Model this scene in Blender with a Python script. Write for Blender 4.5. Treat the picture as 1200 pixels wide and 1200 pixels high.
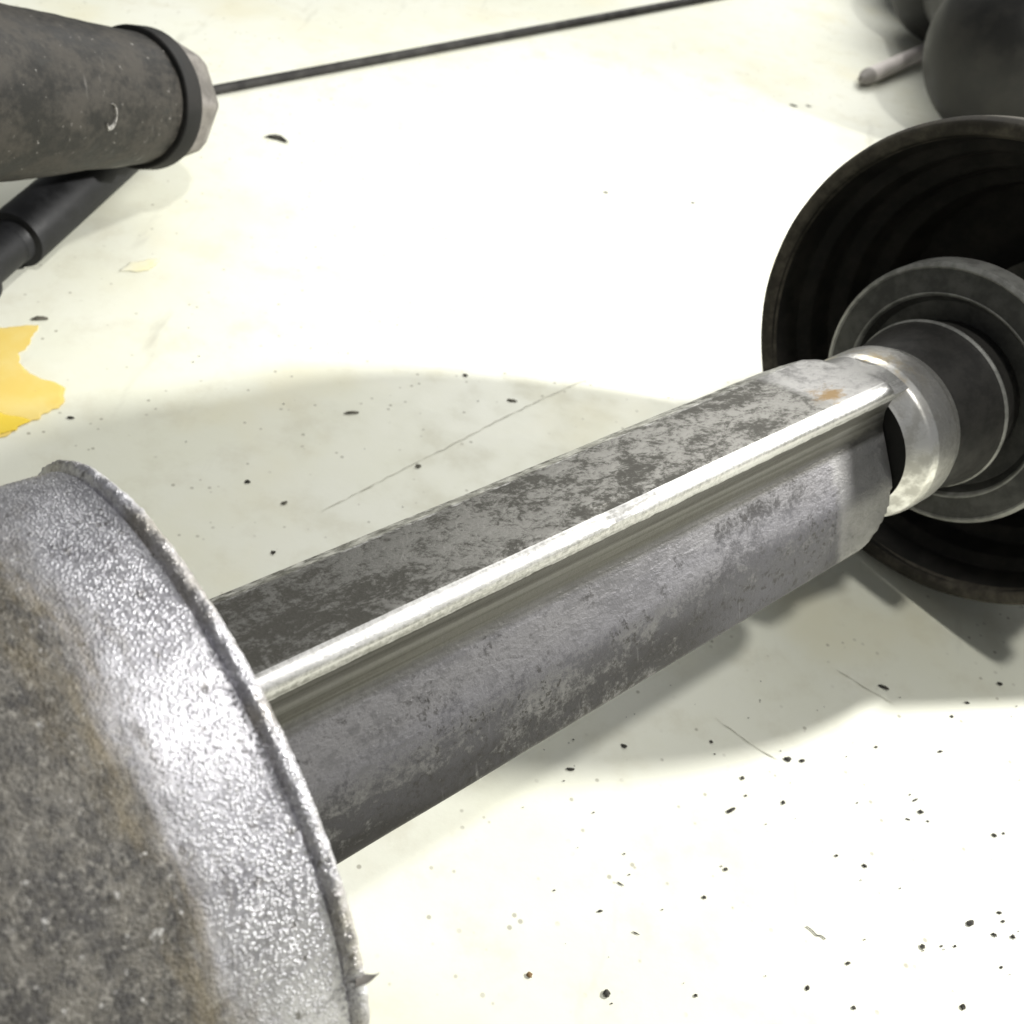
import bpy, bmesh, math, random
from mathutils import Vector, Matrix, noise

scene = bpy.context.scene
for o in list(bpy.data.objects):
    bpy.data.objects.remove(o)

# ------------------------------------------------------------------ camera
cam_data = bpy.data.cameras.new('camera')
cam = bpy.data.objects.new('camera', cam_data)
scene.collection.objects.link(cam)
scene.camera = cam
cam_data.sensor_width = 36.0
cam_data.lens = 38.76
cam_data.clip_start = 0.005
cam_data.clip_end = 60
R_, U_, B_ = (0.97065, 0.16480, 0.17513), (-0.24048, 0.66519, 0.70689), (0.0, -0.72826, 0.68530)
cam.matrix_world = Matrix(((R_[0], U_[0], B_[0], 0.0), (R_[1], U_[1], B_[1], 0.0),
                           (R_[2], U_[2], B_[2], 0.25464), (0, 0, 0, 1)))
cam_data.dof.use_dof = True
cam_data.dof.focus_distance = 0.23
cam_data.dof.aperture_fstop = 32.0
cam_data.dof.aperture_blades = 0

# ------------------------------------------------------------------ room light and lamps
world = bpy.data.worlds.new('World')
scene.world = world
world.use_nodes = True
bg = world.node_tree.nodes['Background']
bg.inputs['Color'].default_value = (0.96, 0.98, 1.0, 1)
bg.inputs['Strength'].default_value = 0.22

def lamp(name, kind, loc, target, power, color, size, size_y=None):
    d = bpy.data.lights.new(name, kind)
    d.energy = power
    d.color = color
    if kind == 'AREA':
        d.shape = 'RECTANGLE' if size_y else 'DISK'
        d.size = size
        if size_y:
            d.size_y = size_y
    else:
        d.shadow_soft_size = size
    o = bpy.data.objects.new(name, d)
    scene.collection.objects.link(o)
    o.location = loc
    o.rotation_euler = (Vector(target) - Vector(loc)).to_track_quat('-Z', 'Y').to_euler()
    return o

# the work lamp low down to the right, beyond the rubber bell
wl = lamp('work_lamp', 'SPOT', (0.720, 0.525, 0.470), (0.03, 0.11, 0.0), 58.0, (1.0, 0.985, 0.95), 0.025)
wl.data.spot_size = math.radians(84)
wl.data.spot_blend = 0.7
# lamp hanging over the work, and an added fill light that brightens the far floor
lamp('hanging_lamp', 'AREA', (0.34, 0.03, 1.25), (0.05, 0.25, 0), 6.2, (1.0, 0.985, 0.94), 0.09)
lamp('far_floor_fill', 'AREA', (0.20, 1.22, 0.62), (0.12, 0.82, 0), 9.0, (1.0, 0.99, 0.95), 0.9, 0.5)

scene.view_settings.view_transform = 'Standard'
scene.view_settings.look = 'None'
scene.view_settings.exposure = 0.0
scene.view_settings.gamma = 1.0
scene.view_settings.use_curve_mapping = False
scene.render.engine = 'CYCLES'
scene.cycles.max_bounces = 8

# ------------------------------------------------------------------ node helpers
class NT:
    def __init__(self, name):
        self.m = bpy.data.materials.new(name)
        self.m.use_nodes = True
        self.t = self.m.node_tree
        self.p = self.t.nodes['Principled BSDF']
        self.out = self.t.nodes['Material Output']
        tc = self.t.nodes.new('ShaderNodeTexCoord')
        self.obj = tc.outputs['Object']
    def new(self, kind, **kw):
        n = self.t.nodes.new(kind)
        for k, v in kw.items():
            setattr(n, k, v)
        return n
    def put(self, sock, v):
        if v is None:
            return
        if isinstance(v, bpy.types.NodeSocket):
            self.t.links.new(v, sock)
        elif isinstance(v, (tuple, list)):
            if sock.type == 'RGBA' and len(v) == 3:
                v = (*v, 1)
            sock.default_value = v
        else:
            sock.default_value = v
    def set(self, name, v):
        self.put(self.p.inputs[name], v)
    def map(self, scale=(1, 1, 1), rot=(0, 0, 0), loc=(0, 0, 0), vec=None):
        n = self.new('ShaderNodeMapping')
        self.put(n.inputs['Vector'], vec or self.obj)
        n.inputs['Scale'].default_value = scale
        n.inputs['Rotation'].default_value = rot
        n.inputs['Location'].default_value = loc
        return n.outputs[0]
    def noise(self, scale, detail=6, rough=0.6, vec=None, dist=0.0):
        n = self.new('ShaderNodeTexNoise')
        self.put(n.inputs['Vector'], vec or self.obj)
        n.inputs['Scale'].default_value = scale
        n.inputs['Detail'].default_value = detail
        n.inputs['Roughness'].default_value = rough
        n.inputs['Distortion'].default_value = dist
        return n.outputs['Fac']
    def voronoi(self, scale, vec=None, feature='F1', out='Distance', rnd=1.0):
        n = self.new('ShaderNodeTexVoronoi', feature=feature)
        self.put(n.inputs['Vector'], vec or self.obj)
        n.inputs['Scale'].default_value = scale
        n.inputs['Randomness'].default_value = rnd
        return n.outputs[out]
    def ramp(self, fac, lo, hi, a=0.0, b=1.0, smooth=True):
        n = self.new('ShaderNodeMapRange')
        if smooth:
            n.interpolation_type = 'SMOOTHSTEP'
        self.put(n.inputs['Value'], fac)
        for i, v in zip((1, 2, 3, 4), (lo, hi, a, b)):
            n.inputs[i].default_value = v
        return n.outputs[0]
    def math(self, op, a, b=None, c=None, clamp=False):
        n = self.new('ShaderNodeMath', operation=op)
        n.use_clamp = clamp
        for i, v in enumerate((a, b, c)):
            self.put(n.inputs[i], v)
        return n.outputs[0]
    def mix(self, fac, a, b):
        n = self.new('ShaderNodeMix', data_type='RGBA')
        self.put(n.inputs[0], fac)
        self.put(n.inputs[6], a)
        self.put(n.inputs[7], b)
        return n.outputs[2]
    def attr(self, name):
        n = self.new('ShaderNodeAttribute', attribute_name=name)
        s = self.new('ShaderNodeSeparateColor')
        self.t.links.new(n.outputs['Color'], s.inputs[0])
        return s.outputs
    def xyz(self):
        s = self.new('ShaderNodeSeparateXYZ')
        self.t.links.new(self.obj, s.inputs[0])
        return s.outputs
    def bump(self, h, strength=0.3, dist=0.001, normal=None):
        n = self.new('ShaderNodeBump')
        n.inputs['Strength'].default_value = strength
        n.inputs['Distance'].default_value = dist
        self.put(n.inputs['Height'], h)
        if normal is not None:
            self.put(n.inputs['Normal'], normal)
        return n.outputs[0]

# ------------------------------------------------------------------ materials
UR = 0.02778       # half width of the shaft, the unit of the shaft's own measures

def mat_floor():
    n = NT('painted_floor')
    big = n.noise(9, 5, 0.6)
    mid = n.noise(46, 6, 0.65)
    col = n.mix(n.ramp(big, 0.35, 0.7), (0.79, 0.795, 0.70), (0.75, 0.755, 0.625))
    col = n.mix(n.math('MULTIPLY', n.ramp(mid, 0.47, 0.72), 0.50), col, (0.62, 0.60, 0.48))
    # ochre ghost stains
    st = n.noise(17, 3, 0.5, n.map(loc=(3, 7, 1)))
    col = n.mix(n.math('MULTIPLY', n.ramp(st, 0.50, 0.74), 0.40), col, (0.73, 0.68, 0.46))
    # fine dirt dots
    cells = n.voronoi(210, rnd=1.0)
    keep = n.noise(70, 2, 0.5, n.map(loc=(9, 1, 4)))
    dots = n.math('MULTIPLY', n.ramp(cells, 0.09, 0.17, 1, 0), n.ramp(keep, 0.46, 0.60))
    col = n.mix(n.math('MULTIPLY', dots, 0.65), col, (0.27, 0.25, 0.19))
    # smudges, stretched along two directions
    sm = n.noise(60, 4, 0.6, n.map((1.0, 0.22, 1.0), (0, 0, -0.65)))
    col = n.mix(n.math('MULTIPLY', n.ramp(sm, 0.61, 0.78), 0.42), col, (0.40, 0.39, 0.32))
    sc = n.noise(120, 2, 0.5, n.map((1.0, 0.05, 1.0), (0, 0, 0.9)))
    col = n.mix(n.math('MULTIPLY', n.ramp(sc, 0.69, 0.75), 0.22), col, (0.42, 0.41, 0.33))
    n.set('Base Color', col)
    n.set('Roughness', n.ramp(mid, 0.3, 0.8, 0.38, 0.62))
    n.set('Specular IOR Level', 0.35)
    n.set('Normal', n.bump(n.noise(300, 4, 0.6), 0.10, 0.0006))
    return n.m

def mat_paint(name, a, b, worn=False):
    n = NT(name)
    n.set('Base Color', n.mix(n.ramp(n.noise(60, 5, 0.6), 0.35, 0.7), a, b))
    n.set('Roughness', 0.5)
    if worn:      # the paint film is worn through towards its edge
        f = n.attr('film')[0]
        k = n.math('ADD', f, n.math('MULTIPLY', n.math('SUBTRACT', n.noise(260, 6, 0.7), 0.5), 1.1))
        n.set('Alpha', n.ramp(k, 0.05, 0.55))
    return n.m

def mat_bar():
    n = NT('worn_machined_steel')
    ridge, groove, lower = n.attr('zone')[:3]
    x, y, z = n.xyz()
    blot = n.noise(230, 9, 0.74, n.map((0.75, 1, 1)), 0.5)
    fine = n.noise(900, 6, 0.7)
    mott = n.math('ADD', n.math('MULTIPLY', blot, 0.62), n.math('MULTIPLY', fine, 0.38))
    big = n.noise(42, 3, 0.55, n.map((0.6, 1, 1), loc=(0.3, 0, 0.2)))
    mott = n.math('ADD', mott, n.math('MULTIPLY', n.math('SUBTRACT', big, 0.5), 0.45))
    m_top = n.ramp(mott, 0.44, 0.565)
    c_top = n.mix(m_top, (0.08, 0.077, 0.067), (0.25, 0.245, 0.228))
    # lower flank: bluish bare steel, spotted with oxide mostly towards its outer edge
    edge = n.math('ADD', n.ramp(y, -0.30 * UR, -0.95 * UR, 0.0, 0.20), n.ramp(x, 3.6 * UR, 5.2 * UR, 0.0, 0.06))
    m_low = n.ramp(n.math('SUBTRACT', mott, edge), 0.33, 0.50)
    c_low = n.mix(m_low, (0.05, 0.048, 0.048), (0.20, 0.196, 0.20))
    blue = n.noise(38, 2, 0.5, n.map((0.25, 1.3, 1.3)))
    c_low = n.mix(n.math('MULTIPLY', n.ramp(blue, 0.45, 0.7), 0.40), c_low, (0.19, 0.188, 0.21))
    pit = n.ramp(n.noise(620, 5, 0.7, n.map(loc=(3, 3, 3))), 0.54, 0.61)
    pk = n.ramp(n.math('ADD', n.noise(75, 3, 0.6, n.map(loc=(1, 8, 3))), edge), 0.50, 0.68)
    c_low = n.mix(n.math('MULTIPLY', n.math('MULTIPLY', pit, pk), 0.8), c_low, (0.05, 0.047, 0.045))
    hair = n.ramp(n.noise(520, 2, 0.5, n.map((1, 0.10, 0.10), (0, 0, 0.2), (2, 2, 2))), 0.66, 0.72)
    c_low = n.mix(n.math('MULTIPLY', n.math('MULTIPLY', hair, pk), 0.12), c_low, (0.42, 0.41, 0.42))
    # drawn lines along the groove
    streak = n.noise(900, 3, 0.6, n.map((0.012, 1, 1)))
    streak2 = n.noise(330, 2, 0.6, n.map((0.01, 1, 1)))
    c_gro = n.mix(n.ramp(streak2, 0.40, 0.62), (0.085, 0.082, 0.072), (0.15, 0.147, 0.137))
    c_gro = n.mix(n.math('MULTIPLY', n.ramp(streak, 0.45, 0.65), 0.25), c_gro, (0.23, 0.226, 0.215))
    c_rid = n.mix(n.ramp(n.math('ADD', n.math('MULTIPLY', fine, 0.5), n.math('MULTIPLY', streak, 0.5)), 0.36, 0.56), (0.34, 0.335, 0.315), (0.66, 0.655, 0.64))
    jit = n.math('MULTIPLY', n.math('SUBTRACT', n.noise(260, 5, 0.65), 0.5), 0.55)
    f_low = n.ramp(lower, 0.45, 0.55)
    f_gro = n.math('MULTIPLY', n.ramp(n.math('ADD', groove, n.math('MULTIPLY', jit, 0.6)), 0.05, 0.95), 0.9)
    f_rid = n.ramp(n.math('ADD', ridge, jit), 0.42, 0.56)
    col = n.mix(f_low, c_top, c_low)
    # shoulder at the far end: paler steel past a set length
    far_x = n.math('ADD', x, n.math('MULTIPLY', jit, 0.0022))
    far_x = n.math('SUBTRACT', far_x, n.math('MULTIPLY', n.math('SUBTRACT', blot, 0.5), 0.008))
    far_pale = n.ramp(far_x, 5.54 * UR, 5.70 * UR)
    c_far = n.mix(n.ramp(mott, 0.30, 0.52), (0.24, 0.235, 0.232), (0.40, 0.395, 0.385))
    col = n.mix(n.math('MULTIPLY', far_pale, n.math('SUBTRACT', 0.85, n.math('MULTIPLY', lower, 0.30))), col, c_far)
    col = n.mix(f_gro, col, c_gro)
    col = n.mix(f_rid, col, c_rid)
    # rust blot on the shoulder
    dv = n.new('ShaderNodeVectorMath', operation='DISTANCE')
    n.put(dv.inputs[0], n.map((0.75, 1, 1)))
    dv.inputs[1].default_value = (5.76 * 0.75 * UR, 0.47 * UR, 0.70 * UR)
    rd = n.math('ADD', dv.outputs['Value'], n.math('MULTIPLY', n.math('SUBTRACT', n.noise(420, 5, 0.75, n.map((0.5, 1, 1), (0, 0, 0.7))), 0.5), 0.017))
    rust = n.ramp(rd, 0.0002, 0.0050, 1, 0)
    col = n.mix(n.math('MULTIPLY', rust, 0.75), col, (0.36, 0.23, 0.08))
    # thin bright scratches, mainly along the bar
    s1 = n.noise(700, 1, 0.4, n.map((0.035, 1, 1), (0.0, 0.0, 0.05)))
    s1k = n.noise(90, 2, 0.5, n.map(loc=(5, 0, 0)))
    scr = n.math('MULTIPLY', n.ramp(s1, 0.74, 0.79), n.ramp(s1k, 0.52, 0.62))
    col = n.mix(n.math('MULTIPLY', scr, 0.12), col, (0.85, 0.85, 0.86))
    n.set('Base Color', col)
    n.set('Metallic', n.ramp(mott, 0.40, 0.55, 0.72, 0.95))
    ro = n.ramp(mott, 0.38, 0.60, 0.60, 0.42)
    rm = n.new('ShaderNodeMix', data_type='FLOAT')
    n.put(rm.inputs[0], n.math('MAXIMUM', f_rid, f_gro)); n.put(rm.inputs[2], ro); rm.inputs[3].default_value = 0.43
    rm2 = n.new('ShaderNodeMix', data_type='FLOAT')
    n.put(rm2.inputs[0], rust); n.put(rm2.inputs[2], rm.outputs[0]); rm2.inputs[3].default_value = 0.75
    n.set('Roughness', rm2.outputs[0])
    b1 = n.bump(mott, 0.35, 0.0006)
    n.set('Normal', n.bump(n.noise(1400, 4, 0.6, n.map((0.3, 1, 1))), 0.16, 0.0003, b1))
    return n.m

def mat_neck():
    n = NT('bright_turned_steel')
    x, y, z = n.xyz()
    b = n.noise(180, 7, 0.65)
    col = n.mix(n.ramp(b, 0.38, 0.6), (0.50, 0.49, 0.46), (0.78, 0.77, 0.74))
    rz = n.noise(120, 5, 0.6, n.map(loc=(0.1, 0.4, 0.6)))
    near = n.ramp(y, 0.05 * UR, 0.45 * UR)
    rim = n.ramp(x, 7.05 * UR, 6.7 * UR)
    rust = n.math('MULTIPLY', n.ramp(rz, 0.45, 0.62), n.math('MULTIPLY', near, rim))
    col = n.mix(n.math('MULTIPLY', rust, 0.7), col, (0.55, 0.40, 0.13))
    n.set('Base Color', col)
    n.set('Metallic', 0.9)
    n.set('Roughness', n.ramp(b, 0.35, 0.65, 0.46, 0.33))
    n.set('Normal', n.bump(b, 0.25, 0.0008))
    return n.m

def mat_grey_steel(name, dark, light, rough=0.5, metallic=0.8, scale=160):
    n = NT(name)
    b = n.noise(scale, 7, 0.65)
    n.set('Base Color', n.mix(n.ramp(b, 0.36, 0.62), dark, light))
    n.set('Metallic', metallic)
    n.set('Roughness', n.ramp(b, 0.3, 0.7, rough + 0.08, rough - 0.08))
    n.set('Normal', n.bump(b, 0.2, 0.0006))
    return n.m

def mat_cast(stain):
    n = NT('gritty_cast_metal' if not stain else 'gritty_rim_metal')
    x, y, z = n.xyz()
    grain = n.voronoi(2100)
    gcell = n.new('ShaderNodeSeparateColor')
    n.t.links.new(n.voronoi(2100, out='Color'), gcell.inputs[0])
    gv = gcell.outputs[0]
    grain2 = n.noise(1700, 3, 0.65)
    ang = n.math('ARCTAN2', y, z)
    cyv = n.new('ShaderNodeCombineXYZ')
    n.put(cyv.inputs[0], x); n.put(cyv.inputs[1], n.math('MULTIPLY', ang, 0.057 * 0.28))
    cyl = cyv.outputs[0]
    mid = n.noise(230, 6, 0.7)
    big = n.noise(40, 4, 0.6)
    col = n.mix(n.ramp(mid, 0.32, 0.62), (0.40, 0.395, 0.425), (0.60, 0.595, 0.63))
    col = n.mix(n.ramp(grain2, 0.56, 0.72), col, (0.72, 0.72, 0.73))
    pits = n.math('MULTIPLY', n.ramp(n.noise(420, 4, 0.6), 0.60, 0.70), 0.8)
    col = n.mix(pits, col, (0.16, 0.15, 0.14))
    spark = n.math('MULTIPLY', n.ramp(grain, 0.20, 0.50, 1, 0), n.ramp(gv, 0.35, 0.95))
    col = n.mix(n.math('MULTIPLY', spark, 0.65), col, (0.90, 0.90, 0.93))
    col = n.mix(n.math('MULTIPLY', n.ramp(gv, 0.28, 0.02), 0.25), col, (0.17, 0.165, 0.165))
    rough = 0.44
    if not stain:
        # dirt, oil and rust caked on the inner body of the cup
        lim = n.math('ADD', n.math('MULTIPLY', x, 1 / UR), n.math('MULTIPLY', n.math('SUBTRACT', n.noise(90, 7, 0.72, cyl), 0.5), 0.62))
        dirt = n.ramp(lim, -1.30, -1.02, 1, 0)
        dcol = n.mix(n.ramp(n.math('ADD', n.math('MULTIPLY', n.noise(260, 7, 0.78), 0.6), n.math('MULTIPLY', n.noise(170, 6, 0.7, cyl), 0.4)), 0.40, 0.60), (0.018, 0.016, 0.012), (0.125, 0.115, 0.093))
        dcol = n.mix(n.math('MULTIPLY', n.ramp(n.noise(850, 5, 0.75, n.map(loc=(5, 2, 8))), 0.52, 0.64), 0.6), dcol, (0.30, 0.285, 0.25))
        dcol = n.mix(n.math('MULTIPLY', n.ramp(n.noise(620, 5, 0.75, n.map(loc=(1, 9, 4))), 0.56, 0.64), 0.8), dcol, (0.012, 0.011, 0.009))
        oc = n.noise(130, 7, 0.72, cyl)
        band = n.math('MULTIPLY', n.ramp(lim, -1.62, -1.32), n.ramp(oc, 0.44, 0.66))
        dcol = n.mix(n.math('MULTIPLY', band, 0.55), dcol, (0.20, 0.16, 0.085))
        dcol = n.mix(n.math('MULTIPLY', n.ramp(n.noise(700, 3, 0.6), 0.66, 0.74), 0.8), dcol, (0.60, 0.59, 0.57))
        thin = n.math('MULTIPLY', n.ramp(n.noise(150, 8, 0.75, cyl), 0.50, 0.62), n.ramp(lim, -0.75, -1.15))
        dirt = n.math('MAXIMUM', dirt, n.math('MULTIPLY', thin, 0.65))
        col = n.mix(n.math('MULTIPLY', dirt, 0.93), col, dcol)
        n.set('Metallic', n.math('SUBTRACT', 0.92, n.math('MULTIPLY', dirt, 0.62)))
        n.set('Roughness', n.math('ADD', rough, n.math('MULTIPLY', dirt, 0.30)))
    else:
        col = n.mix(n.math('MULTIPLY', n.ramp(big, 0.48, 0.66), 0.65), col, (0.27, 0.24, 0.18))
        n.set('Metallic', 0.85)
        n.set('Roughness', 0.42)
    n.set('Base Color', col)
    h = n.math('ADD', n.ramp(grain, 0.0, 0.55, 1, 0), n.math('MULTIPLY', gv, 0.6))
    b1 = n.bump(h, 0.7, 0.0003)
    n.set('Normal', b1)
    return n.m

def mat_rubber(name, a, b, rough=0.55, scale=90, spec=0.4):
    n = NT(name)
    k = n.noise(scale, 6, 0.65)
    n.set('Base Color', n.mix(n.ramp(k, 0.38, 0.68), a, b))
    n.set('Roughness', n.ramp(k, 0.3, 0.7, rough - 0.06, rough + 0.1))
    n.set('Specular IOR Level', spec)
    n.set('Normal', n.bump(k, 0.12, 0.001))
    return n.m

def mat_tube():
    n = NT('stained_dark_tube')
    k = n.noise(70, 7, 0.68, n.map((0.6, 1, 1)))
    f = n.noise(420, 4, 0.6)
    col = n.mix(n.ramp(n.math('ADD', n.math('MULTIPLY', k, 0.75), n.math('MULTIPLY', f, 0.25)), 0.40, 0.60), (0.008, 0.0076, 0.0066), (0.040, 0.036, 0.030))
    w = n.noise(260, 4, 0.6, n.map((0.5, 0.12, 0.12)))
    col = n.mix(n.math('MULTIPLY', n.ramp(w, 0.66, 0.74), 0.45), col, (0.24, 0.23, 0.215))
    col = n.mix(n.math('MULTIPLY', n.ramp(f, 0.68, 0.74), 0.7), col, (0.4, 0.39, 0.37))
    col = n.mix(n.math('MULTIPLY', n.ramp(n.noise(150, 5, 0.6, n.map(loc=(4, 4, 4))), 0.62, 0.70), 0.8), col, (0.02, 0.02, 0.018))
    n.set('Base Color', col)
    n.set('Roughness', n.ramp(k, 0.3, 0.7, 0.48, 0.66))
    n.set('Metallic', 0.0)
    n.set('Specular IOR Level', 0.25)
    n.set('Normal', n.bump(n.math('ADD', k, n.math('MULTIPLY', f, 0.3)), 0.3, 0.001))
    return n.m

M = {
    'floor': mat_floor(),
    'yellow': mat_paint('yellow_floor_paint', (0.80, 0.60, 0.16), (0.82, 0.66, 0.24), True),
    'yellow_deep': mat_paint('strong_yellow_paint', (0.82, 0.60, 0.06), (0.83, 0.63, 0.09), True),
    'yellow_pale': mat_paint('faded_yellow_paint', (0.80, 0.76, 0.50), (0.80, 0.79, 0.66), True),
    'crack': mat_paint('floor_crack_dirt', (0.38, 0.37, 0.30), (0.60, 0.59, 0.50)),
    'bar': mat_bar(),
    'neck': mat_neck(),
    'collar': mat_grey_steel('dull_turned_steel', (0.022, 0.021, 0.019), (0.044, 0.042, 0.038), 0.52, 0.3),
    'flange': mat_grey_steel('grey_flange_steel', (0.040, 0.040, 0.037), (0.068, 0.068, 0.063), 0.62, 0.2),
    'edge': mat_grey_steel('bare_edge_steel', (0.16, 0.16, 0.148), (0.28, 0.28, 0.26), 0.52, 0.25),
    'cast': mat_cast(False),
    'rim': mat_cast(True),
    'bell': mat_rubber('black_bell_rubber', (0.010, 0.0095, 0.0085), (0.024, 0.022, 0.019), 0.75, 90, 0.2),
    'bell_rim': mat_rubber('dusty_rubber_lip', (0.030, 0.027, 0.021), (0.085, 0.076, 0.060), 0.75, 120, 0.2),
    'tube': mat_tube(),
    'ring': mat_rubber('black_rubber_and_slot_shade', (0.008, 0.008, 0.0075), (0.018, 0.017, 0.016), 0.6, 90, 0.2),  # also paints the shade in the slot before the neck
    'nut': mat_grey_steel('matt_grey_nut', (0.10, 0.092, 0.082), (0.18, 0.166, 0.150), 0.65, 0.1, 120),
    'scar': mat_grey_steel('scraped_bare_spot', (0.12, 0.115, 0.105), (0.32, 0.31, 0.29), 0.6, 0.1, 900),
    'hose': mat_rubber('charcoal_pipe', (0.009, 0.0093, 0.010), (0.018, 0.0185, 0.02), 0.5, 90, 0.25),
    'rod': mat_grey_steel('dark_steel_rod', (0.012, 0.011, 0.010), (0.03, 0.028, 0.025), 0.7, 0.0, 90),
    'pin': mat_grey_steel('pale_grey_pin', (0.48, 0.44, 0.42), (0.58, 0.54, 0.51), 0.6, 0.0, 80),
    'pin_tip': mat_grey_steel('dark_pin_tip', (0.22, 0.205, 0.19), (0.28, 0.26, 0.24), 0.7, 0.0, 80),
    'boot': mat_rubber('satin_black_boot', (0.011, 0.011, 0.0105), (0.024, 0.023, 0.021), 0.5, 50, 0.3),
    'crumb': mat_rubber('dark_grit', (0.03, 0.029, 0.025), (0.10, 0.094, 0.078), 0.8, 900, 0.2),
    'crumb_soft': mat_rubber('grey_brown_grit', (0.10, 0.095, 0.075), (0.19, 0.18, 0.145), 0.85, 900, 0.2),
    'crumb_tan': mat_rubber('tan_grit', (0.16, 0.10, 0.045), (0.28, 0.19, 0.10), 0.8, 900, 0.2),
    'fibre': mat_rubber('grey_fibre', (0.16, 0.16, 0.145), (0.25, 0.25, 0.23), 0.8, 900, 0.2),
}

# ------------------------------------------------------------------ mesh helpers
C = scene.collection

def link(name, me, mats, parent=None):
    o = bpy.data.objects.new(name, me)
    C.objects.link(o)
    for m in (mats if isinstance(mats, (list, tuple)) else [mats]):
        me.materials.append(M[m])
    if parent:
        o.parent = parent
    return o

def tag(o, label=None, cat=None, group=None, kind=None):
    for k, v in (('label', label), ('category', cat), ('group', group), ('kind', kind)):
        if v:
            o[k] = v
    return o

def mesh(name, vs, fs, sharp=35, smooth=True):
    me = bpy.data.meshes.new(name)
    me.from_pydata(vs, [], fs)
    me.update()
    if smooth:
        for p in me.polygons:
            p.use_smooth = True
        me.set_sharp_from_angle(angle=math.radians(sharp))
    return me

def empty(name, mat):
    e = bpy.data.objects.new(name, None)
    e.empty_display_size = 0.02
    C.objects.link(e)
    e.matrix_world = mat
    return e

def fillet(pts, closed=False):
    """pts: (u, v, radius, steps) -> list of (u, v) with rounded corners."""
    out = []
    n = len(pts)
    for i, p in enumerate(pts):
        rad = p[2] if len(p) > 2 else 0
        st = p[3] if len(p) > 3 else 5
        if rad <= 0 or (not closed and i in (0, n - 1)):
            out.append((p[0], p[1])); continue
        P = Vector(p[:2]); A = Vector(pts[i - 1][:2]); B = Vector(pts[(i + 1) % n][:2])
        a = (A - P); b = (B - P); la, lb = a.length, b.length
        a /= la; b /= lb
        ang = a.angle(b)
        d = min(rad / math.tan(ang / 2), la * 0.48, lb * 0.48)
        rr = d * math.tan(ang / 2)
        c = P + (a + b).normalized() * (rr / math.sin(ang / 2))
        s = P + a * d - c; e = P + b * d - c
        for k in range(st + 1):
            v = s.lerp(e, k / st)
            v = v.normalized() * rr if v.length > 1e-9 else v
            q = c + v
            out.append((q.x, q.y))
    return out

def lathe(name, prof, seg=96, unit=1.0, rough=None, closed=False, sharp=35, cap0=False, cap1=False):
    """revolve (x, radius) about the x axis; rough(p, n)->offset"""
    vs, fs = [], []
    np_ = len(prof)
    for i, (x, r) in enumerate(prof):
        for j in range(seg):
            a = 2 * math.pi * j / seg
            p = Vector((x, r * math.sin(a), r * math.cos(a))) * unit
            if rough:
                nrm = Vector((0, math.sin(a), math.cos(a)))
                p += nrm * rough(p, x)
            vs.append(p)
    for i in range(np_ if closed else np_ - 1):
        i2 = (i + 1) % np_
        for j in range(seg):
            j2 = (j + 1) % seg
            fs.append((i * seg + j, i * seg + j2, i2 * seg + j2, i2 * seg + j))
    if cap0:
        fs.append(tuple(range(seg)))
    if cap1:
        fs.append(tuple(reversed(range((np_ - 1) * seg, np_ * seg))))
    me = mesh(name, vs, fs, sharp)
    bm = bmesh.new(); bm.from_mesh(me)
    bmesh.ops.recalc_face_normals(bm, faces=bm.faces)
    bm.to_mesh(me); bm.free()
    me.set_sharp_from_angle(angle=math.radians(sharp))
    return me

def axis_matrix(p, q, up=(0, 0, 1)):
    x = (Vector(q) - Vector(p)).normalized()
    y = Vector(up).cross(x).normalized()
    z = x.cross(y)
    return Matrix(((x.x, y.x, z.x, p[0]), (x.y, y.y, z.y, p[1]), (x.z, y.z, z.z, p[2]), (0, 0, 0, 1)))

# ------------------------------------------------------------------ floor
n = 40
vs = [(-6 + 12 * i / n, -6 + 12 * j / n, 0) for j in range(n + 1) for i in range(n + 1)]
fs = [(j * (n + 1) + i, j * (n + 1) + i + 1, (j + 1) * (n + 1) + i + 1, (j + 1) * (n + 1) + i) for j in range(n) for i in range(n)]
floor = link('floor', mesh('floor', vs, fs, smooth=False), 'floor')
tag(floor, 'glossy white painted workshop floor with dirt specks', 'floor', kind='structure')

def sheet(name, pts, z, mat, parent, wob=0.0012, sub=6, seed=1):
    rnd = random.Random(seed)
    out = []
    for i, p in enumerate(pts):
        q = pts[(i + 1) % len(pts)]
        for k in range(sub):
            t = k / sub
            v = Vector((p[0] + (q[0] - p[0]) * t, p[1] + (q[1] - p[1]) * t))
            d = noise.noise(Vector((v.x * 160, v.y * 160, seed))) + 0.5 * noise.noise(Vector((v.x * 420, v.y * 420, seed)))
            e = noise.noise(Vector((v.y * 160, v.x * 160, seed + 5)))
            out.append((v.x + d * wob, v.y + e * wob, z))
    m = len(out)
    cx = sum(p[0] for p in out) / m; cy = sum(p[1] for p in out) / m
    inner = []
    for (x, y, _z) in out:
        d = Vector((cx - x, cy - y)); L = d.length
        d = d * min(0.5, 0.0022 / L)
        inner.append((x + d.x, y + d.y, z + 0.00012))
    fs = [(k, (k + 1) % m, m + (k + 1) % m, m + k) for k in range(m)] + [tuple(range(m, 2 * m))]
    me = mesh(name, out + inner, fs, smooth=False)
    ca = me.color_attributes.new('film', 'FLOAT_COLOR', 'POINT')
    for k in range(2 * m):
        v = 0.0 if k < m else 1.0
        ca.data[k].color = (v, v, v, 1)
    return link(name, me, mat, parent)

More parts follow.
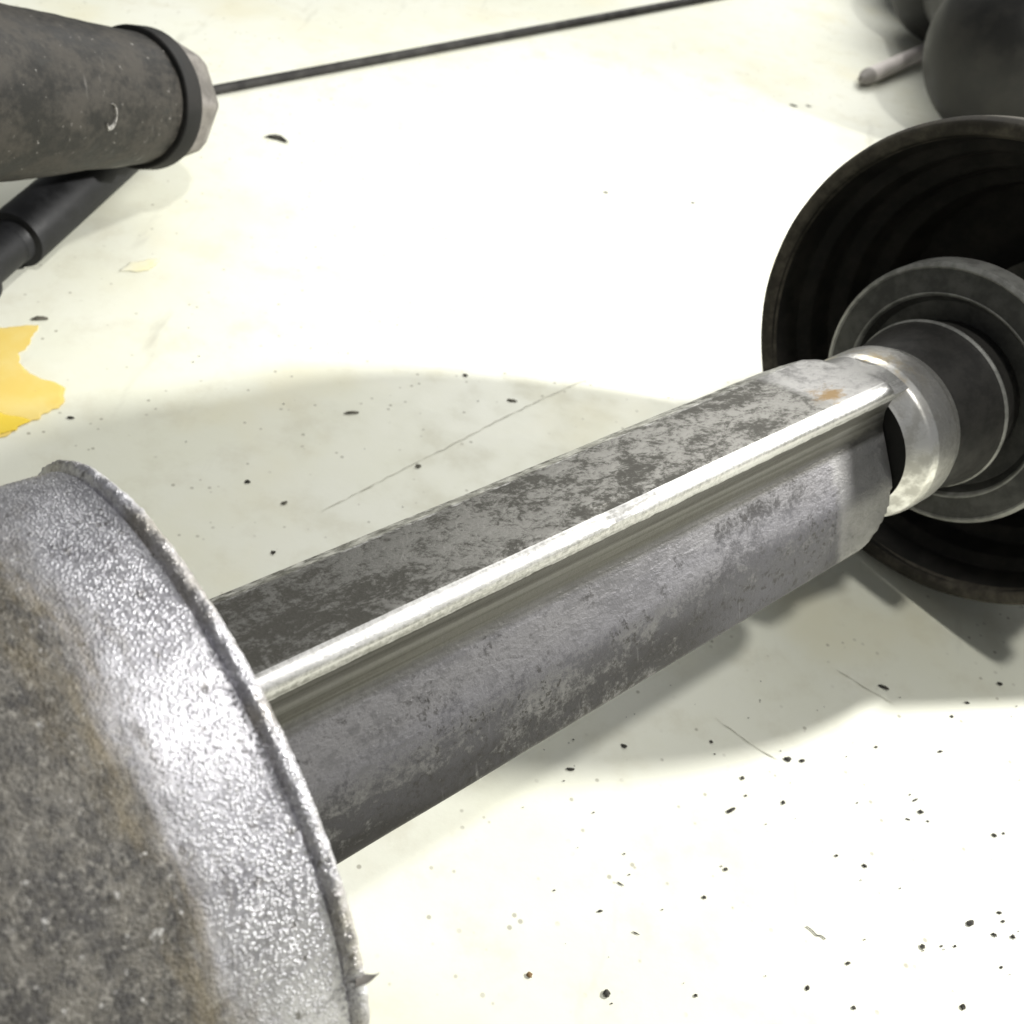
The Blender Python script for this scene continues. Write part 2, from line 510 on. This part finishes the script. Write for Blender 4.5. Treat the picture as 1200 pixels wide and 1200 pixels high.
yel = [(-0.2109, 0.2872), (-0.1928, 0.2996), (-0.1817, 0.3062), (-0.1806, 0.2939), (-0.1787, 0.2841), (-0.1707, 0.2803), (-0.1617, 0.2779), (-0.1573, 0.2767), (-0.1548, 0.2689), (-0.1566, 0.2625), (-0.1607, 0.2543), (-0.1648, 0.2456), (-0.1775, 0.2282)]
deep = [(-0.1929, 0.2554), (-0.1713, 0.258), (-0.1648, 0.2578), (-0.16, 0.2574), (-0.1622, 0.2515), (-0.1653, 0.2465), (-0.1781, 0.2292)]
pale = [(-0.1712, 0.3488), (-0.1698, 0.3568), (-0.1652, 0.3624), (-0.1597, 0.3643), (-0.1592, 0.3579), (-0.1635, 0.3525)]
sheet('yellow_paint_patch', yel, 0.0003, 'yellow', floor, 0.0022, 12, 3)
sheet('yellow_paint_patch', deep, 0.0006, 'yellow_deep', floor, 0.0016, 12, 4)
sheet('yellow_paint_patch', pale, 0.0003, 'yellow_pale', floor, 0.0018, 6, 8)

def crack(pts, w, seed):
    rnd = random.Random(seed)
    fine = []
    for (x0, y0), (x1, y1) in zip(pts, pts[1:]):
        m = max(2, int(math.hypot(x1 - x0, y1 - y0) / 0.0025))
        for k in range(m):
            t = k / m
            fine.append((x0 + (x1 - x0) * t, y0 + (y1 - y0) * t))
    fine.append(pts[-1])
    vs, fs = [], []
    for i, p in enumerate(fine):
        a = fine[max(i - 1, 0)]; b = fine[min(i + 1, len(fine) - 1)]
        d = Vector((b[0] - a[0], b[1] - a[1])).normalized()
        nn = Vector((-d.y, d.x))
        q = Vector(p) + nn * rnd.uniform(-0.00025, 0.00025)
        ww = w * rnd.uniform(0.15, 1.0) * (0.2 if i in (0, len(fine) - 1) else 1)
        vs += [(*(q + nn * ww), 0.0002), (*(q - nn * ww), 0.0002)]
        if i:
            fs.append((2 * i - 2, 2 * i - 1, 2 * i + 1, 2 * i))
    link('floor_crack', mesh('floor_crack', vs, fs, smooth=False), 'crack', floor)

crack([(-0.0599, 0.249), (-0.0509, 0.2616), (-0.038, 0.2807), (-0.0286, 0.2932), (-0.014, 0.3149), (0.0021, 0.3368), (0.0167, 0.3553), (0.0287, 0.3668)], 0.0003, 1)
crack([(0.0726, 0.2055), (0.0835, 0.1993), (0.0916, 0.1959)], 0.00022, 2)
crack([(0.1108, 0.2361), (0.1194, 0.2319), (0.1294, 0.2272)], 0.00022, 3)

# ------------------------------------------------------------------ the sliding shaft
A_ = Vector((0.65800, 0.75285, -0.01593)); T_ = Vector((-0.64867, 0.57744, 0.49578)); V_ = Vector((0.38244, -0.31589, 0.86830))
SH = Matrix(((A_.x, T_.x, V_.x, -0.03476), (A_.y, T_.y, V_.y, 0.11061), (A_.z, T_.z, V_.z, 0.08033), (0, 0, 0, 1)))
shaft = empty('sliding_drive_shaft', SH)
tag(shaft, 'grooved steel drive shaft with gritty cast cup and black rubber bell, across the centre', 'drive shaft')

# --- the profiled bar
sec_def = [  # (Y, Z, fillet, steps)
    (0.985, -0.04, 0.05, 4), (0.91, 0.19, 0.07, 4),
    (0.265, 0.930, 0.105, 8), (0.11, 0.62, 0.08, 4), (0.00, 0.515, 0.2, 8),
    (-0.52, 0.315, 0.8, 10), (-0.965, 0.00, 0.06, 4), (-0.93, -0.22, 0.1, 4),
    (-0.52, -0.70, 0.2, 5), (0.10, -0.88, 0.2, 5), (0.70, -0.62, 0.2, 5)]
sec = fillet(sec_def, True)
# subdivide the long flats
sec2 = []
for i, p in enumerate(sec):
    q = sec[(i + 1) % len(sec)]
    d = math.hypot(q[0] - p[0], q[1] - p[1])
    m = max(1, int(d / 0.06))
    for k in range(m):
        sec2.append((p[0] + (q[0] - p[0]) * k / m, p[1] + (q[1] - p[1]) * k / m))
sec = sec2
XE = 6.45
stations = [-1.3 + 0.06 * i for i in range(int((5.55 + 1.3) / 0.06))]
stations += [5.55 + (XE - 5.55) * i / 26 for i in range(27)]
rows = [(x, None) for x in stations] + [(XE + 0.02, 0.42), (XE + 0.22, 0.40)]
vs, zone = [], []
for x, under in rows:
    for (y, z) in sec:
        rr = math.hypot(y, z)
        if x > 5.55:
            t = min(1, (x - 5.55) / (XE - 5.55))
            q = min(1.0, max(0.0, (0.1 - y) / 0.7))
            emin = 0.83 - 0.20 * q
            lim = emin + (0.99 - emin) * math.sqrt(max(0.0, 1 - t ** 2.4))
            if under and y < 0.20 and z > -0.6:
                lim = under
            s = min(1.0, lim / rr)
        else:
            s = 1.0
        # small nick in the ridge, halfway along
        nz = 0.0
        if 0.1 < y < 0.4 and z > 0.7:
            nk = (x - 2.78)
            if 0 < nk < 0.5:
                nz = -0.05 * (1 - nk / 0.5) * (1 if y > 0.25 else 0.3)
            nz += 0.006 * noise.noise(Vector((x * 2.3, y * 8, 1)))
        w = 0.004 * noise.noise(Vector((x * 1.1, y * 2, z * 2)))
        vs.append(Vector((x, y * s * (1 + w), z * s * (1 + w) + nz)) * UR)
        ridge = 1.0 if 0.17 < y < 0.345 and z > 0.72 else 0.0
        if y > 0.90 and z > -0.15:
            ridge = 0.47
        grv = 1.0 if -0.09 < y <= 0.20 and z > 0.3 else 0.0
        low = 1.0 if y <= 0.0 else 0.0
        zone.append((ridge, grv, low, 1.0))
ns = len(sec)
fs = []
for i in range(len(rows) - 1):
    for j in range(ns):
        j2 = (j + 1) % ns
        fs.append((i * ns + j, (i + 1) * ns + j, (i + 1) * ns + j2, i * ns + j2))
fs.append(tuple(range(ns))); fs.append(tuple(reversed(range((len(rows) - 1) * ns, len(rows) * ns))))
me = mesh('bar', vs, fs)
bm = bmesh.new(); bm.from_mesh(me); bmesh.ops.recalc_face_normals(bm, faces=bm.faces); bm.to_mesh(me); bm.free()
me.set_sharp_from_angle(angle=math.radians(40))
ca = me.color_attributes.new('zone', 'FLOAT_COLOR', 'POINT')
for i, c in enumerate(zone):
    ca.data[i].color = c
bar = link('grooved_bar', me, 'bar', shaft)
bar['label'] = 'grooved steel bar with bright worn ridge and dark oxide mottling'

# --- neck behind the bar
neck_prof = fillet([(XE + 0.045, 0.655), (XE + 0.07, 0.68, 0.02, 3), (XE + 0.20, 0.825, 0.08, 5), (XE + 0.30, 0.845, 0.08, 4), (XE + 0.62, 0.845, 0.06, 5), (XE + 0.70, 0.80, 0.03, 3), (XE + 0.80, 0.79)])
neck = link('neck_ring', lathe('neck_ring', neck_prof, 120, UR), 'neck', shaft)
link('neck_slot_shade', lathe('neck_slot_shade', [(XE + 0.04, 0.38), (XE + 0.045, 0.655), (XE + 0.1, 0.64)], 96, UR), 'ring', neck)  # shade inside the slot, put into the colour of this black face
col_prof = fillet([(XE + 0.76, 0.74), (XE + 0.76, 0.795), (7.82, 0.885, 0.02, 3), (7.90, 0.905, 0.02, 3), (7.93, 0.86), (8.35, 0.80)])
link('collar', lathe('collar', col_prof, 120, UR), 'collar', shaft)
fl_prof = fillet([(8.34, 0.78), (8.30, 1.02), (8.20, 1.10, 0.02, 3), (8.17, 1.13, 0.01, 2), (8.20, 1.375)])
fla = link('flange', lathe('flange', fl_prof, 140, UR), 'flange', shaft)
fe_prof = fillet([(8.20, 1.375), (8.185, 1.395, 0.008, 2), (8.22, 1.44, 0.02, 3), (8.45, 1.44, 0.02, 2), (8.5, 1.38)])
link('flange_edge', lathe('flange_edge', fe_prof, 140, UR), 'edge', fla)

link('worn_edge', lathe('worn_edge', fillet([(7.85, 0.886), (7.88, 0.912, 0.012, 3), (7.905, 0.912, 0.012, 3), (7.93, 0.87)]), 140, UR), 'edge', fla)
link('worn_edge', lathe('worn_edge', fillet([(8.215, 1.085), (8.175, 1.105, 0.01, 3), (8.165, 1.125, 0.01, 3), (8.185, 1.15)]), 140, UR), 'edge', fla)

# --- rubber bell round the flange
BK = 8.62
bell_in = fillet([(BK + 0.06, 2.52), (BK + 0.45, 2.44, 0.03, 3), (BK + 0.55, 2.30, 0.05, 3), (BK + 0.85, 2.26, 0.05, 3), (BK + 0.95, 2.08, 0.05, 3),
                  (BK + 1.25, 2.04, 0.05, 3), (BK + 1.35, 1.86, 0.05, 3), (BK + 1.85, 1.80, 0.05, 3), (BK + 2.1, 1.4), (BK + 2.15, 0.7)])
bell_out = fillet([(BK + 2.45, 0.7), (BK + 2.45, 1.9, 0.1, 3), (BK + 1.6, 2.5, 0.2, 4), (BK + 0.35, 2.57), (BK + 0.30, 2.60)])
bell = link('rubber_bell', lathe('rubber_bell', bell_in + bell_out, 140, UR, closed=False, sharp=30), 'bell', shaft)
lip = fillet([(BK + 0.12, 2.50), (BK + 0.02, 2.54, 0.05, 3), (BK - 0.01, 2.66, 0.05, 4), (BK + 0.10, 2.705, 0.06, 4), (BK + 0.34, 2.68, 0.05, 3), (BK + 0.36, 2.54)])
link('bell_lip', lathe('bell_lip', lip, 140, UR, rough=lambda p, x: 0.00035 * noise.noise(p * 60)), 'bell_rim', bell)
bell.location = (0, 0.10 * UR, 0)
# output shaft that carries on behind the bell
st_prof = fillet([(BK + 1.9, 0.0), (BK + 1.9, 1.0), (BK + 3.6, 1.0, 0.05, 3), (BK + 3.7, 0.85), (BK + 6.5, 0.85), (BK + 6.5, 0.0)])
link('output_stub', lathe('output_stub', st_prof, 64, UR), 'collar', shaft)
# added block out of view beyond the bell, shaped to cast a floor shadow
SI = SH.inverted()
def prism(name, foot, z0, z1, mat, parent):
    k = len(foot)
    vs = [SI @ Vector((x, y, z)) for z in (z0, z1) for (x, y) in foot]
    fs = [tuple(reversed(range(k))), tuple(range(k, 2 * k))] + [(a, (a + 1) % k, k + (a + 1) % k, k + a) for a in range(k)]
    o = link(name, mesh(name, vs, fs, smooth=False), mat, parent)
    b = o.modifiers.new('bevel', 'BEVEL'); b.width = 0.0015; b.segments = 2
    return o
prism('shadow_block', [(0.209, 0.272), (0.211, 0.268), (0.292, 0.296), (0.275, 0.430), (0.222, 0.412)], 0.0, 0.070, 'flange', shaft)

# --- cast cup at the near end
def rough_cup(p, x):
    return 0.00004 * noise.noise(p * 480) + 0.00010 * noise.noise(p * 1300) + 0.0004 * noise.noise(p * 90)
cup_key = [(-0.630, 2.03), (-0.645, 2.058, 0.01, 3), (-1.16, 2.052), (-1.22, 2.06, 0.03, 3), (-1.30, 2.07), (-2.2, 2.10), (-2.32, 2.16, 0.05, 3), (-2.42, 2.86, 0.1, 4), (-2.75, 2.88, 0.1, 4), (-2.85, 2.3, 0.1, 3), (-4.2, 1.7), (-4.4, 0.6), (-4.4, 0.0)]
cp = fillet(cup_key)
cprof = []
for p, q in zip(cp, cp[1:]):
    d = math.hypot(q[0] - p[0], q[1] - p[1])
    m = max(1, int(d / 0.018)) if p[0] > -2.2 else max(1, int(d / 0.15))
    for k in range(m):
        cprof.append((p[0] + (q[0] - p[0]) * k / m, p[1] + (q[1] - p[1]) * k / m))
cprof.append(cp[-1])
cup = link('cast_cup', lathe('cast_cup', cprof, 640, UR, rough_cup, sharp=60), 'cast', shaft)
cup['label'] = 'gritty silver cast cup with brown dirt on its body'
def rough_rim(p, x):
    return 0.00028 * noise.noise(p * 420) + 0.00028 * noise.noise(p * 1000) + 0.0005 * noise.noise(p * 70)
rk = fillet([(-0.50, 1.02), (-0.50, 1.9, 0.02, 2), (-0.53, 2.06, 0.04, 3), (-0.565, 2.098, 0.04, 5), (-0.606, 2.095, 0.025, 5), (-0.632, 2.045, 0.02, 4), (-0.66, 2.0)])
rprof = []
for p, q in zip(rk, rk[1:]):
    d = math.hypot(q[0] - p[0], q[1] - p[1])
    m = max(1, int(d / 0.02)) if p[1] > 1.8 else max(1, int(d / 0.1))
    for k in range(m):
        rprof.append((p[0] + (q[0] - p[0]) * k / m, p[1] + (q[1] - p[1]) * k / m))
rprof.append(rk[-1])
rim = link('cup_rim', lathe('cup_rim', rprof, 900, UR, rough_rim, sharp=70), 'rim', cup)
# casting burr standing off the rim
ang = math.radians(-38)
bc = Vector((-0.54, 2.10 * math.sin(ang), 2.10 * math.cos(ang))) * UR
bd = Vector((0.75, -0.35, 0.05)).normalized()
t1 = bd.orthogonal().normalized(); t2 = bd.cross(t1)
bv, bf = [], []
for i, (s, rr) in enumerate([(-0.002, 0.0010), (-0.0002, 0.00055), (0.0005, 0.0003), (0.0010, 0.00014), (0.0015, 0.00003)]):
    for j in range(7):
        a = j * 2 * math.pi / 7
        bv.append(bc + bd * s + (t1 * math.cos(a) + t2 * math.sin(a)) * rr * (1 + 0.3 * math.sin(j * 3.1 + i)) + t1 * 0.0006 * i * i * 0.1)
for i in range(4):
    for j in range(7):
        bf.append((i * 7 + j, i * 7 + (j + 1) % 7, (i + 1) * 7 + (j + 1) % 7, (i + 1) * 7 + j))
link('casting_burr', mesh('casting_burr', bv, bf), 'nut', cup)

# ------------------------------------------------------------------ dark tube upper left
TP0 = Vector((-0.2022, 0.3374, 0.0689)); TP1 = Vector((-0.1838, 0.3949, 0.0483))
tdir = (TP1 - TP0).normalized()
tube = empty('dark_tube', axis_matrix(TP0, TP0 + tdir))
tag(tube, 'dark stained tapered tube with black ring and grey nut, upper left corner', 'tube')
Lr = 0.073
def tr(x):
    return 0.0282 + (0.0240 - 0.0282) * (x / Lr)
prof = [(-0.16, 0.0)] + [(-0.16 + i * (Lr + 0.155) / 40, min(tr(-0.16 + i * (Lr + 0.155) / 40), 0.036)) for i in range(41)] + [(Lr + 0.004, 0.015)]
link('tube_body', lathe('tube_body', prof, 96, 1.0, lambda p, x: 0.0006 * noise.noise(p * 45) + 0.00025 * noise.noise(p * 210)), 'tube', tube)
rp = fillet([(Lr - 0.0075, 0.0225), (Lr - 0.007, 0.0266, 0.001, 3), (Lr + 0.0015, 0.0268, 0.001, 3), (Lr + 0.0035, 0.0255, 0.001, 3), (Lr + 0.004, 0.014)])
link('rubber_ring', lathe('rubber_ring', rp, 96, 1.0, lambda p, x: 0.0003 * noise.noise(p * 70)), 'ring', tube)
# faceted nut
nv, nf = [], []
NS = 8
for i, (x, rr) in enumerate([(Lr - 0.002, 0.0256), (Lr + 0.0120, 0.0254), (Lr + 0.0200, 0.0215), (Lr + 0.0250, 0.0150), (Lr + 0.0253, 0.008), (Lr + 0.018, 0.0075)]):
    for j in range(NS):
        a = 2 * math.pi * (j + 0.3) / NS
        nv.append((x, rr * math.sin(a), rr * math.cos(a)))
for i in range(5):
    for j in range(NS):
        nf.append((i * NS + j, i * NS + (j + 1) % NS, (i + 1) * NS + (j + 1) % NS, (i + 1) * NS + j))
nf.append(tuple(range(5 * NS, 6 * NS)))
nm = mesh('end_nut', nv, nf, smooth=False)
nut = link('end_nut', nm, 'nut', tube)
bvm = nut.modifiers.new('bevel', 'BEVEL'); bvm.width = 0.0012; bvm.segments = 3; bvm.limit_method = 'ANGLE'; bvm.angle_limit = math.radians(12)
# dented scrape on the side of the tube
sv, sf = [], []
for i in range(25):
    t = i / 24
    th = math.radians(-150 + 250 * t)
    wdt = 0.0011 * math.sin(math.pi * t) ** 0.6 * (1.5 - t)
    for k, (dr, hh) in enumerate(((-1, -0.0004), (-0.4, 0.0007), (0.3, 0.0008), (1, -0.0004))):
        rr = 0.0034 + dr * wdt
        x = 0.023 + rr * math.cos(th) * 0.75 + 0.0004 * noise.noise(Vector((i * 0.7, k, 0)))
        a = math.radians(-86) + rr * math.sin(th) * 1.25 / tr(x)
        q = tr(x) + hh
        sv.append((x, q * math.sin(a), q * math.cos(a)))
    if i:
        for k in range(3):
            b = 4 * (i - 1) + k
            sf.append((b, b + 4, b + 5, b + 1))
link('scrape', mesh('scrape', sv, sf), 'scar', tube)

# ------------------------------------------------------------------ stepped pipe below the tube
HP = Vector((-0.2001, 0.4273, 0.0115)); HQ = Vector((-0.2087, 0.2669, 0.0115))
pipe = empty('stepped_pipe', axis_matrix(HP, HQ))
tag(pipe, 'charcoal stepped pipe lying on the floor under the dark tube', 'pipe')
pf = fillet([(-0.03, 0.0), (-0.03, 0.0112), (0.0905, 0.0112, 0.0006, 2), (0.091, 0.0085, 0.0006, 2), (0.095, 0.0081)])
link('socket', lathe('socket', pf, 64), 'hose', pipe)
pf = fillet([(0.078, 0.0080), (0.125, 0.0080)])
link('pipe_body', lathe('pipe_body', pf, 64), 'hose', pipe)
pf = fillet([(0.1165, 0.0070), (0.117, 0.0111, 0.0008, 3), (0.145, 0.0111, 0.0008, 3), (0.1455, 0.008), (0.20, 0.008), (0.20, 0.0)])
link('coupling', lathe('coupling', pf, 64), 'hose', pipe)

# ------------------------------------------------------------------ thin rod on the floor
def rod(name, p, q, r, mat):
    me = lathe(name, fillet([(0, 0), (0, r, r * 0.3, 2), ((Vector(q) - Vector(p)).length, r, r * 0.3, 2), ((Vector(q) - Vector(p)).length, 0)]), 24)
    o = link(name, me, mat)
    o.matrix_world = axis_matrix(p, q)
    return o
o = rod('thin_rod', (-0.2009, 0.5022, 0.0024), (0.0949 + 0.12, 0.8935 + 0.16, 0.0024), 0.0024, 'rod')
tag(o, 'long thin dark rod lying across the white floor at the top', 'rod')

# pin beside the boot
pa, pb = Vector((0.1504, 0.7358, 0.0055)), Vector((0.235, 0.874, 0.0055))
pin = empty('grey_pin', axis_matrix(pa, pb))
tag(pin, 'small pale grey pin with dark pointed tip, lying beside the black boot', 'pin')
link('pin_shank', lathe('pin_shank', fillet([(0.011, 0), (0.011, 0.0052), ((pb - pa).length, 0.0052), ((pb - pa).length, 0)]), 32), 'pin', pin)
link('pin_tip', lathe('pin_tip', fillet([(-0.001, 0.0), (0.0, 0.0022, 0.001, 2), (0.008, 0.0052, 0.001, 3), (0.0112, 0.0054), (0.0112, 0.0)]), 32), 'pin_tip', pin)

# ------------------------------------------------------------------ rubber bellows boot upper right
b0, b1 = Vector((0.2235, 0.698, 0.0555)), Vector((0.212, 0.8565, 0.0500))
boot = empty('bellows_boot', axis_matrix(b0, b1))
tag(boot, 'black rubber bellows boot with round lobes, upper right corner behind the bell', 'boot')
Lb = (b1 - b0).length
bell_lobes = [(0.0, 0.0535, 0.046), (Lb * 0.5, 0.047, 0.03), (Lb, 0.0475, 0.044), (Lb * 1.55, 0.042, 0.04)]
for cx, R, hw in bell_lobes[:1] + bell_lobes[2:]:
    prof = []
    for i in range(33):
        a = math.pi * i / 32
        prof.append((cx - hw * 1.05 * math.cos(a), max(0.0, R * math.sin(a) ** 0.8)))
    link('lobe', lathe('lobe', prof, 96, sharp=60), 'boot', boot)
link('boot_core', lathe('boot_core', [(0.0, 0.0), (0.0, 0.034), (Lb * 1.5, 0.03), (Lb * 1.5, 0.0)], 64), 'boot', boot)

# ------------------------------------------------------------------ crumbs of dirt on the floor
def crumb_mesh(w, h, t, seed, curl=0.0):
    bm = bmesh.new()
    bmesh.ops.create_icosphere(bm, subdivisions=2, radius=1.0)
    rnd = Vector((seed * 3.7, seed * 1.3, seed * 0.7))
    for v in bm.verts:
        k = 1 + 0.55 * noise.noise(v.co * 1.3 + rnd) + 0.25 * noise.noise(v.co * 3.1 + rnd)
        p = v.co * k
        v.co = Vector((p.x * w, p.y * h - curl * p.x * p.x * w, max(p.z, -0.6) * t + 0.6 * t))
    me = bpy.data.meshes.new('crumb')
    bm.to_mesh(me); bm.free()
    return me

big = [  # x, y, half width mm, half depth mm, turn, name, material, label, category
    (-0.1519, 0.4844, 7.6, 2.6, 4, 'dirt_flake', 'crumb', 'dark curved dirt flake on the white floor below the thin rod', 1.3),
    (0.1065, 0.6800, 3.6, 1.1, -4, 'dirt_flake', 'crumb', 'larger of two flat flakes left of the pale grey pin', 0),
    (0.1160, 0.6850, 2.2, 0.9, 4, 'dirt_flake', 'crumb', 'smaller of two flat flakes left of the pale grey pin', 0),
    (-0.1830, 0.3096, 4.0, 1.3, 25, 'dirt_flake', 'crumb', 'ragged dark flake at the upper tip of the yellow paint', 0.5),
    (-0.0641, 0.3005, 3.6, 0.9, 25, 'dirt_flake', 'crumb', 'long dark flake in the shadow above the shaft', 0),
    (-0.0100, 0.3297, 2.6, 0.9, 10, 'dirt_flake', 'crumb', 'dark flake beside the floor crack near its far end', 0),
    (-0.0351, 0.2813, 1.4, 1.1, 20, 'dirt_crumb', 'crumb', 'dark crumb sitting on the long floor crack behind the shaft', 0),
    (-0.0720, 0.2487, 1.5, 0.9, 40, 'dirt_crumb', 'crumb', 'dark crumb in the shadow close to the cast cup', 0),
    (0.0781, 0.1757, 2.0, 0.72, 45, 'dirt_flake', 'crumb', 'slanted oval flake alone below the bell shadow', 0),
    (0.0929, 0.1823, 0.6, 0.95, 0, 'dirt_crumb', 'crumb', 'upright small crumb right of the slanted oval flake', 0),
    (0.1332, 0.1905, 0.9, 0.95, 0, 'dirt_crumb', 'crumb', 'round crumb under a small flake, right of centre on the white floor', 0),
    (0.1433, 0.1594, 1.5, 0.95, 35, 'dirt_crumb', 'crumb', 'biggest ragged crumb of the cluster at the right edge', 0),
    (0.1495, 0.1577, 1.0, 0.65, -15, 'dirt_crumb', 'crumb', 'oval crumb just right of the biggest ragged one at the right edge', 0),
    (0.1547, 0.1585, 0.8, 0.8, 0, 'dirt_crumb', 'crumb', 'roundest crumb farthest right of the cluster at the right edge', 0),
    (0.1292, 0.1493, 0.8, 0.9, 0, 'dirt_crumb', 'crumb', 'dark round crumb below left of the cluster at the right edge', 0),
    (0.1380, 0.1359, 0.9, 0.9, 0, 'dirt_crumb', 'crumb', 'dark crumb at the very bottom right of the floor', 0),
    (0.0490, 0.1174, 1.15, 1.25, 0, 'dirt_crumb', 'crumb', 'big black crumb at the bottom edge, centre', 0),
    (0.0302, 0.1173, 0.95, 0.85, 10, 'dirt_crumb', 'crumb_tan', 'tan brown grain near the bottom edge, right of the cast cup', 0),
    (0.0466, 0.1878, 1.15, 0.9, 0, 'dirt_crumb', 'crumb', 'black crumb at the notch of the shadow edge under the shaft', 0),
    (0.0987, 0.1980, 1.2, 0.75, 20, 'dirt_crumb', 'crumb', 'dark crumb on the bulging shadow edge left of the bell', 0),
    (0.1258, 0.2335, 2.0, 0.95, -10, 'dirt_flake', 'crumb', 'black flake in the shadow right under the rubber bell', 0),
    (0.1654, 0.2471, 1.3, 0.95, 0, 'dirt_crumb', 'crumb', 'dark crumb in the bell shadow at the right edge', 0),
    (0.0325, 0.1760, 1.7, 0.6, 10, 'dirt_flake', 'crumb', 'thin dark flake in the shaft shadow below its lower edge', 0),
]
for i, (x, y, w, h, turn, nm_, mt, lab, curl) in enumerate(big):
    me = crumb_mesh(w * 0.72 / 1000, h * 0.72 / 1000, min(w, h) * 0.3 / 1000, i + 1, curl * 0.35)
    o = link(nm_, me, 'crumb_soft' if 0.22 < y < 0.45 and x < 0.1 and i > 2 else mt)
    o.location = (x, y, 0.0002)
    o.rotation_euler = (0, 0, math.radians(turn))
    tag(o, lab, 'dirt flake' if nm_ == 'dirt_flake' else 'crumb', 'loose dirt crumbs on the floor')

# hair fibre
fv = [(0.0984, 0.147), (0.0998, 0.1464), (0.1011, 0.1451), (0.1022, 0.1456), (0.1033, 0.1448)]
cd = bpy.data.curves.new('fibre', 'CURVE'); cd.dimensions = '3D'; cd.bevel_depth = 0.00013; cd.bevel_resolution = 2
sp = cd.splines.new('NURBS'); sp.points.add(len(fv) - 1); sp.use_endpoint_u = True; sp.order_u = 3
for p, (x, y) in zip(sp.points, fv):
    p.co = (x, y, 0.00025, 1)
tmp = bpy.data.objects.new('tmp', cd); C.objects.link(tmp)
dg = bpy.context.evaluated_depsgraph_get()
fme = bpy.data.meshes.new_from_object(tmp.evaluated_get(dg))
bpy.data.objects.remove(tmp)
o = link('loose_fibre', fme, 'fibre')
tag(o, 'short curly grey fibre on the white floor between the crumbs', 'fibre')

# fine grit nobody could count
small = [(0.0071, 0.5111, 1.5, .9), (0.0510, 0.5230, 1.5, .9), (-0.0299, 0.3381, 1.2, .9), (-0.0861, 0.2541, 1.1, .8), (-0.1659, 0.2717, 1.3, .5), (-0.1498, 0.2633, 1.3, .7),
 (0.1545, 0.1888, .85, .65), (0.1152, 0.1687, .8, .5), (0.1075, 0.1697, .5, .45), (0.0769, 0.1574, .6, .55), (0.0715, 0.1480, .6, .5), (0.1520, 0.1646, .8, .4),
 (0.1090, 0.1399, .6, .5), (0.0982, 0.1309, .55, .8), (0.1097, 0.1288, .55, .5), (0.0704, 0.1222, .55, .4), (0.0452, 0.1374, .75, .4), (0.0811, 0.1871, .6, .7),
 (0.1418, 0.2139, .9, .45), (0.1526, 0.1623, .6, .4), (0.1344, 0.1508, .4, .4), (0.1381, 0.1517, .4, .4), (0.1217, 0.2096, .6, .45), (0.0944, 0.1973, 1.2, .9),
 (0.0821, 0.1815, .4, .35), (0.1472, 0.2286, .7, .5), (0.1530, 0.2357, .9, .5), (-0.0684, 0.2269, .9, .8), (0.0716, 0.1967, .6, .5), (0.1574, 0.1902, .4, .45),
 (0.1319, 0.1941, 1.2, .35), (0.0496, 0.1460, 1.2, .22), (0.0547, 0.1340, 1.2, .2), (0.1500, 0.1490, .5, .4), (0.1290, 0.1870, .9, .25), (0.1350, 0.1880, .6, .3)]
rnd = random.Random(11)
for _ in range(70):
    x = rnd.uniform(0.02, 0.17); y = rnd.uniform(0.09, 0.24)
    small.append((x, y, rnd.uniform(0.12, 0.36), rnd.uniform(0.1, 0.28)))
for _ in range(26):
    x = rnd.uniform(-0.15, 0.05); y = rnd.uniform(0.22, 0.42)
    small.append((x, y, rnd.uniform(0.15, 0.4), rnd.uniform(0.12, 0.3)))
gv, gf = [], []
for i, (x, y, w, h) in enumerate(small):
    me = crumb_mesh(w * 0.85 / 1000, h * 0.85 / 1000, min(w, h) * 0.3 / 1000, i + 60)
    a = rnd.uniform(-0.5, 0.8)
    b = len(gv)
    for v in me.vertices:
        c = v.co
        gv.append((x + c.x * math.cos(a) - c.y * math.sin(a), y + c.x * math.sin(a) + c.y * math.cos(a), c.z + 0.0002))
    gf += [tuple(b + k for k in p.vertices) for p in me.polygons]
    bpy.data.meshes.remove(me)
grit = link('fine_grit', mesh('fine_grit', gv, gf), 'crumb')
tag(grit, 'fine dark grit scattered over the white floor', 'grit', kind='stuff')
